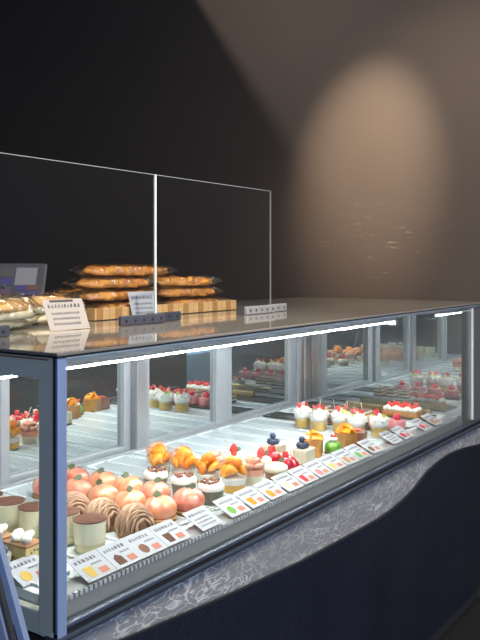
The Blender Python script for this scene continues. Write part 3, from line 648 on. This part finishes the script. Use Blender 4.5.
# ---------------------------------------------------------------- sneeze guard on the counter top
GY = 1.385
gd = thing('sneeze_guard', 'tall clear two-panel acrylic sneeze guard standing on the case top', 'sneeze guard', (1.0, GY, ZT))
def gp(b, nm, mat, par=None):
    o = b.out(nm, mat, par or gd)
    if par is None: o.location = -Vector(gd.location)
    return o
for a, b in ((1.0, 1.618), (1.623, 2.19)):
    g = gp(B().box((a, GY, ZT + .004), (b, GY + .004, 1.638)), 'panel', 'guard_glass')
    gp(B().box((a, GY - .0003, 1.6382), (b, GY + .0043, 1.6397)), 'panel_edge', 'edge_frost')
gp(B().box((1.6188, GY - .001, ZT + .012), (1.6222, GY + .005, 1.6400)), 'joint_strip', 'edge_light')
gp(B().box((2.1901, GY, ZT + .004), (2.1918, GY + .004, 1.638)), 'panel_edge', 'edge_frost')
def foot(x0, x1, y, mat):
    f = B(); f.box((x0, y - .006, ZT + .0005), (x1, y + .006, ZT + .026), bev=.003); o = gp(f, 'foot', mat)
    n = int((x1 - x0) / .03)
    for k in range(n):
        xx = x0 + .018 + k * (x1 - x0 - .036) / max(1, n - 1)
        m = B().lathe([(0, 0), (.0035, 0), (.0035, .0016), (0, .0016)], 10)
        for v in m.bm.verts: v.co = rotm('X', 90) @ v.co + Vector((xx, y - .0056, ZT + .013))
        gp(m, 'screw_hole', 'gasket', o)
P('foot_grey', (.05, .056, .075), .4); P('foot_reflection_grey', (.34, .35, .36), .2, .3)  # far feet get a paler grey: their reflection is put into the colour
foot(1.0, 1.13, GY - .007, 'foot_grey'); foot(1.475, 1.645, GY - .007, 'foot_grey'); foot(1.60, 1.735, GY + .011, 'foot_grey'); foot(2.035, 2.20, GY - .007, 'foot_reflection_grey'); foot(2.19, 2.30, GY + .011, 'foot_reflection_grey')

# ---------------------------------------------------------------- breads on the counter top
bt = thing('bamboo_tray', 'slatted bamboo tray on the case top under the packed rusks', 'tray', (1.92, 1.70, ZT))
tx0, tx1, ty0, ty1 = -.335, .33, -.125, .135
B().box((tx0, ty0, .001), (tx1, ty1, .012)).out('tray_bottom', 'bamboo_dark', bt)
n = 26
for k in range(n):
    a = tx0 + (tx1 - tx0) * k / n; bb = a + (tx1 - tx0) / n - .0015
    B().box((a, ty0 - .008, .002), (bb, ty0, .034), bev=.001).out('slat', 'bamboo' if k % 3 else 'bamboo_dark', bt)
for y in (ty1, ): B().box((tx0, y, .002), (tx1, y + .008, .034)).out('tray_side', 'bamboo', bt)
for x in (tx0 - .006, tx1): B().box((x, ty0 - .008, .002), (x + .006, ty1 + .008, .034)).out('tray_side', 'bamboo', bt)
def loaf(L, wd, hg, seed, cr=.25):
    b = B(); n = 30; m = 16; rings = []
    for i in range(n + 1):
        u = i / n; e = max(.02, 1 - abs(2 * u - 1) ** 4) ** .5
        c = Vector(((u - .5) * L, .006 * math.sin(u * 5 + seed), 0)); ring = []
        for k in range(m):
            q = 2 * PI * k / m; y, z = math.cos(q), math.sin(q); z = z if z > -.5 else -.5 + (z + .5) * .2; z = .72 + (z - .72) * .35 if z > .72 else z
            nn = 1 + cr * noise.noise(Vector((u * 7 + seed * 3.1, y * 1.4, z * 1.4))) + cr * .6 * noise.noise(Vector((u * 22 + seed, y * 3, z * 3)))
            ring.append(b.bm.verts.new(c + Vector((0, y * wd / 2 * e * nn, z * hg * .62 * e * nn + hg * .36))))
        rings.append(ring)
    for A, D in zip(rings, rings[1:]):
        for k in range(m): b.bm.faces.new((A[k], A[(k + 1) % m], D[(k + 1) % m], D[k]))
    b.bm.faces.new(rings[0][::-1]); b.bm.faces.new(rings[-1]); return b
def bag(L, wd, hg, seed, lo=0):
    b = B(); n = 22; m = 16; rings = []
    for i in range(n + 1):
        u = i / n; s = 2 * u - 1; e = max(0, 1 - abs(s) ** 7); fl = 1 if abs(s) < .80 else max(.04, (1 - abs(s)) / .20)
        ring = []
        for k in range(m):
            q = 2 * PI * k / m; y, z = math.cos(q), math.sin(q)
            y = math.copysign(abs(y) ** .7, y)
            nn = 1 + .16 * noise.noise(Vector((u * 12 + seed, y * 2.5, z * 2.5)))
            ring.append(b.bm.verts.new(Vector((s * L / 2, y * wd / 2 * (1.0 if abs(s) < .8 else 1.03), max(z * hg / 2 * fl * nn, -hg / 2) + hg / 2 + (.004 * math.sin(9 * y + seed) if abs(s) > .9 else 0)))))
        rings.append(ring)
    for A, D in zip(rings, rings[1:]):
        for k in range(m): b.bm.faces.new((A[k], A[(k + 1) % m], D[(k + 1) % m], D[k]))
    return b
packs = []
def mk_pack(seed):
    t = thing('packed_rusk', '', 'bread', group='bagged rusks piled on the bamboo tray')
    o = loaf(.282, .084, .030, seed, .40).out('rusk', 'bread_gold', t, 'all'); o.location = (0, 0, .002)
    bag(.322, .094, .0345, seed).out('bag', 'bag_film', t, 'all'); return t
pk = [mk_pack(1), mk_pack(4), mk_pack(7)]
lay = [(1.757, 1.629, .0145, .0, 'bottom layer, front left'), (2.084, 1.629, .0145, 0, 'bottom layer, front right'), (1.757, 1.750, .0145, 0, 'bottom layer, back left'), (2.084, 1.750, .0145, 0, 'bottom layer, back right'),
       (1.730, 1.632, .050, -.04, 'second layer, front left'), (2.062, 1.636, .050, .03, 'second layer, front right'), (1.74, 1.752, .050, .02, 'second layer, back left'), (2.07, 1.752, .050, -.02, 'second layer, back right'),
       (1.728, 1.640, .0855, .03, 'third layer, left'), (2.055, 1.643, .0855, -.03, 'third layer, right'), (1.90, 1.762, .0855, .0, 'third layer, back'),
       (1.765, 1.646, .121, -.03, 'top of the pile, front left'), (1.975, 1.766, .121, .03, 'top of the pile, back right')]
for i, (x, y, z, a, l) in enumerate(lay): place(pk[i % 3], (x, y, ZT + z), a, 'bagged golden rusk on bamboo tray, ' + l)
# long cream rolls in bags on the left
def mk_roll(seed):
    t = thing('bagged_roll', '', 'bread', group='long filled rolls in clear bags')
    o = loaf(.30, .085, .034, seed, .12).out('roll_top', 'bread_pale', t, 'all'); o.location = (0, 0, .040)
    o = loaf(.30, .082, .030, seed + 2, .10).out('roll_bottom', 'bread_crumb', t, 'all'); o.location = (0, 0, .004)
    b = B().box((-.135, -.044, .026), (.135, .040, .044), bev=.006); b.out('filling', 'custard', t, True)
    bag(.34, .100, .080, seed).out('bag', 'bag_film', t, 'all'); return t
pr = [mk_roll(2), mk_roll(6)]
for i, (x, y, a, l) in enumerate([(1.15, 1.515, 0, 'long filled roll in a clear bag at the front left, behind the guard'), (1.395, 1.618, 0, 'long filled roll in a clear bag behind the beige price card')]):
    place(pr[i % 2], (x, y, ZT + .0015), a, l)
# cards on the counter top
price_card(1.335, 1.405, ZT + .001, .120, .078, 66, R(-4), 'beige price card with dark header leaning before the bagged rolls', None, 31, True, True, 'bread_price_card', 'bread price cards on the case top')
price_card(1.075, 1.405, ZT + .001, .120, .078, 66, R(-3), 'beige price card cut by the left picture edge beside the rolls', None, 33, True, True, 'bread_price_card', 'bread price cards on the case top')
price_card(1.765, 1.545, ZT + .001, .105, .078, 74, R(-6), 'white price card in a clear sleeve leaning on the bamboo tray', None, 32, False, False, 'bread_price_card', 'bread price cards on the case top')

# ---------------------------------------------------------------- till at the back of the counter top
pt = thing('pos_terminal', 'dim grey till touchscreen with coloured keys behind the bagged rolls', 'till', (1.425, 1.80, ZT), R(-50))
B().box((-.09, -.05, .0005), (.09, .06, .02), bev=.004).out('base', 'black_plastic', pt)
B().box((-.03, .01, .02), (.03, .05, .10), bev=.004).out('neck', 'black_plastic', pt)
M = Matrix.Translation((0, -.015, .055)) @ Matrix.Rotation(R(50), 4, 'X')
def tp(b, nm, mat, par=pt):
    for v in b.bm.verts: v.co = M @ v.co
    return b.out(nm, mat, par)
hs = tp(B().box((-.135, 0, -.012), (.135, .135, 0), bev=.003), 'screen_housing', 'black_plastic')
tp(B().box((-.128, .006, .0003), (.128, .134, .001)), 'screen', 'screen_grey', hs)
tp(B().box((.052, .055, .0012), (.110, .118, .0018)), 'screen_key', 'screen_pale', hs)
for i, (x0, x1, y0, y1, m) in enumerate(((.065, .120, .012, .035, 'key_blue'), (.055, .085, .037, .054, 'key_blue'), (.087, .118, .037, .054, 'key_red'), (.0, .045, .012, .05, 'key_violet'), (-.055, -.01, .012, .05, 'key_violet'), (0, .045, .055, .08, 'key_blue'), (0, .045, .085, .118, 'black_plastic'), (-.055, -.01, .055, .118, 'key_blue'))):
    tp(B().box((x0, y0, .0012), (x1, y1, .0018)), 'screen_key', m, hs)
cd = thing('customer_display', 'small black customer display on a pole at the left edge above the till', 'display', (1.25, 1.875, ZT), R(-52))
B().lathe([(0, .0005), (.035, .0005), (.035, .008), (0, .009)], 20).out('base', 'black_plastic', cd, True)
B().tube([(0, 0, .008), (0, 0, .225)], .008, 10).out('pole', 'black_plastic', cd, 'all')
B().box((-.10, -.014, .222), (.10, .014, .282), bev=.004).out('housing', 'black_plastic', cd); B().box((-.088, -.0155, .231), (.088, -.0143, .273)).out('screen', 'monitor_face', cd)

# ---------------------------------------------------------------- folding easel at the left of the case, its right legs in view
ez = thing('sign_easel', 'blue and black steel easel legs standing at the left end of the case', 'easel', (.70, .85, 0))
def leg(px0, py0, px1, py1, d, half, thick, nm, mat):
    def w(px, py):
        a = (px - 240) / 800; b = (265 - py) / 800; s, c = math.sin(YAW), math.cos(YAW)
        return Vector((d * (a * s + c), d * (-a * c + s), H + b * d))
    A, D = w(px0, py0), w(px1, py1); t = (D - A) / (D.z - A.z); lo = A + t * (0 - A.z); hi = A + t * (1.36 - A.z)
    ax = (hi - lo).normalized(); side = Vector((math.sin(YAW), -math.cos(YAW), 0)); dep = ax.cross(side).normalized()
    b = B(); vs = []
    for p in (lo, hi):
        vs.append([b.bm.verts.new(p + side * sx * half + dep * sy * thick - Vector(ez.location)) for sx, sy in ((-1, -1), (1, -1), (1, 1), (-1, 1))])
    b.bm.faces.new(vs[0]); b.bm.faces.new(vs[1])
    for k in range(4): b.bm.faces.new((vs[0][k], vs[0][(k + 1) % 4], vs[1][(k + 1) % 4], vs[1][k]))
    b.out(nm, mat, ez); return hi
P('pale_blue_steel', (.36, .46, .66), .35, .6)
h1 = leg(0, 552, 24, 640, 1.10, .0042, .010, 'front_leg', 'blue_steel')
h2 = leg(0, 596, 11, 640, 1.06, .0045, .008, 'rear_leg', 'black_plastic')
h3 = leg(-4, 604, 5, 640, 1.05, .0040, .006, 'rear_leg', 'pale_blue_steel')
hb = B(); hc = (h1 + h2) / 2 - Vector(ez.location); hb.box((hc.x - .06, hc.y - .06, 1.33), (hc.x + .06, hc.y + .06, 1.37), bev=.005); hb.out('head_bracket', 'black_plastic', ez)
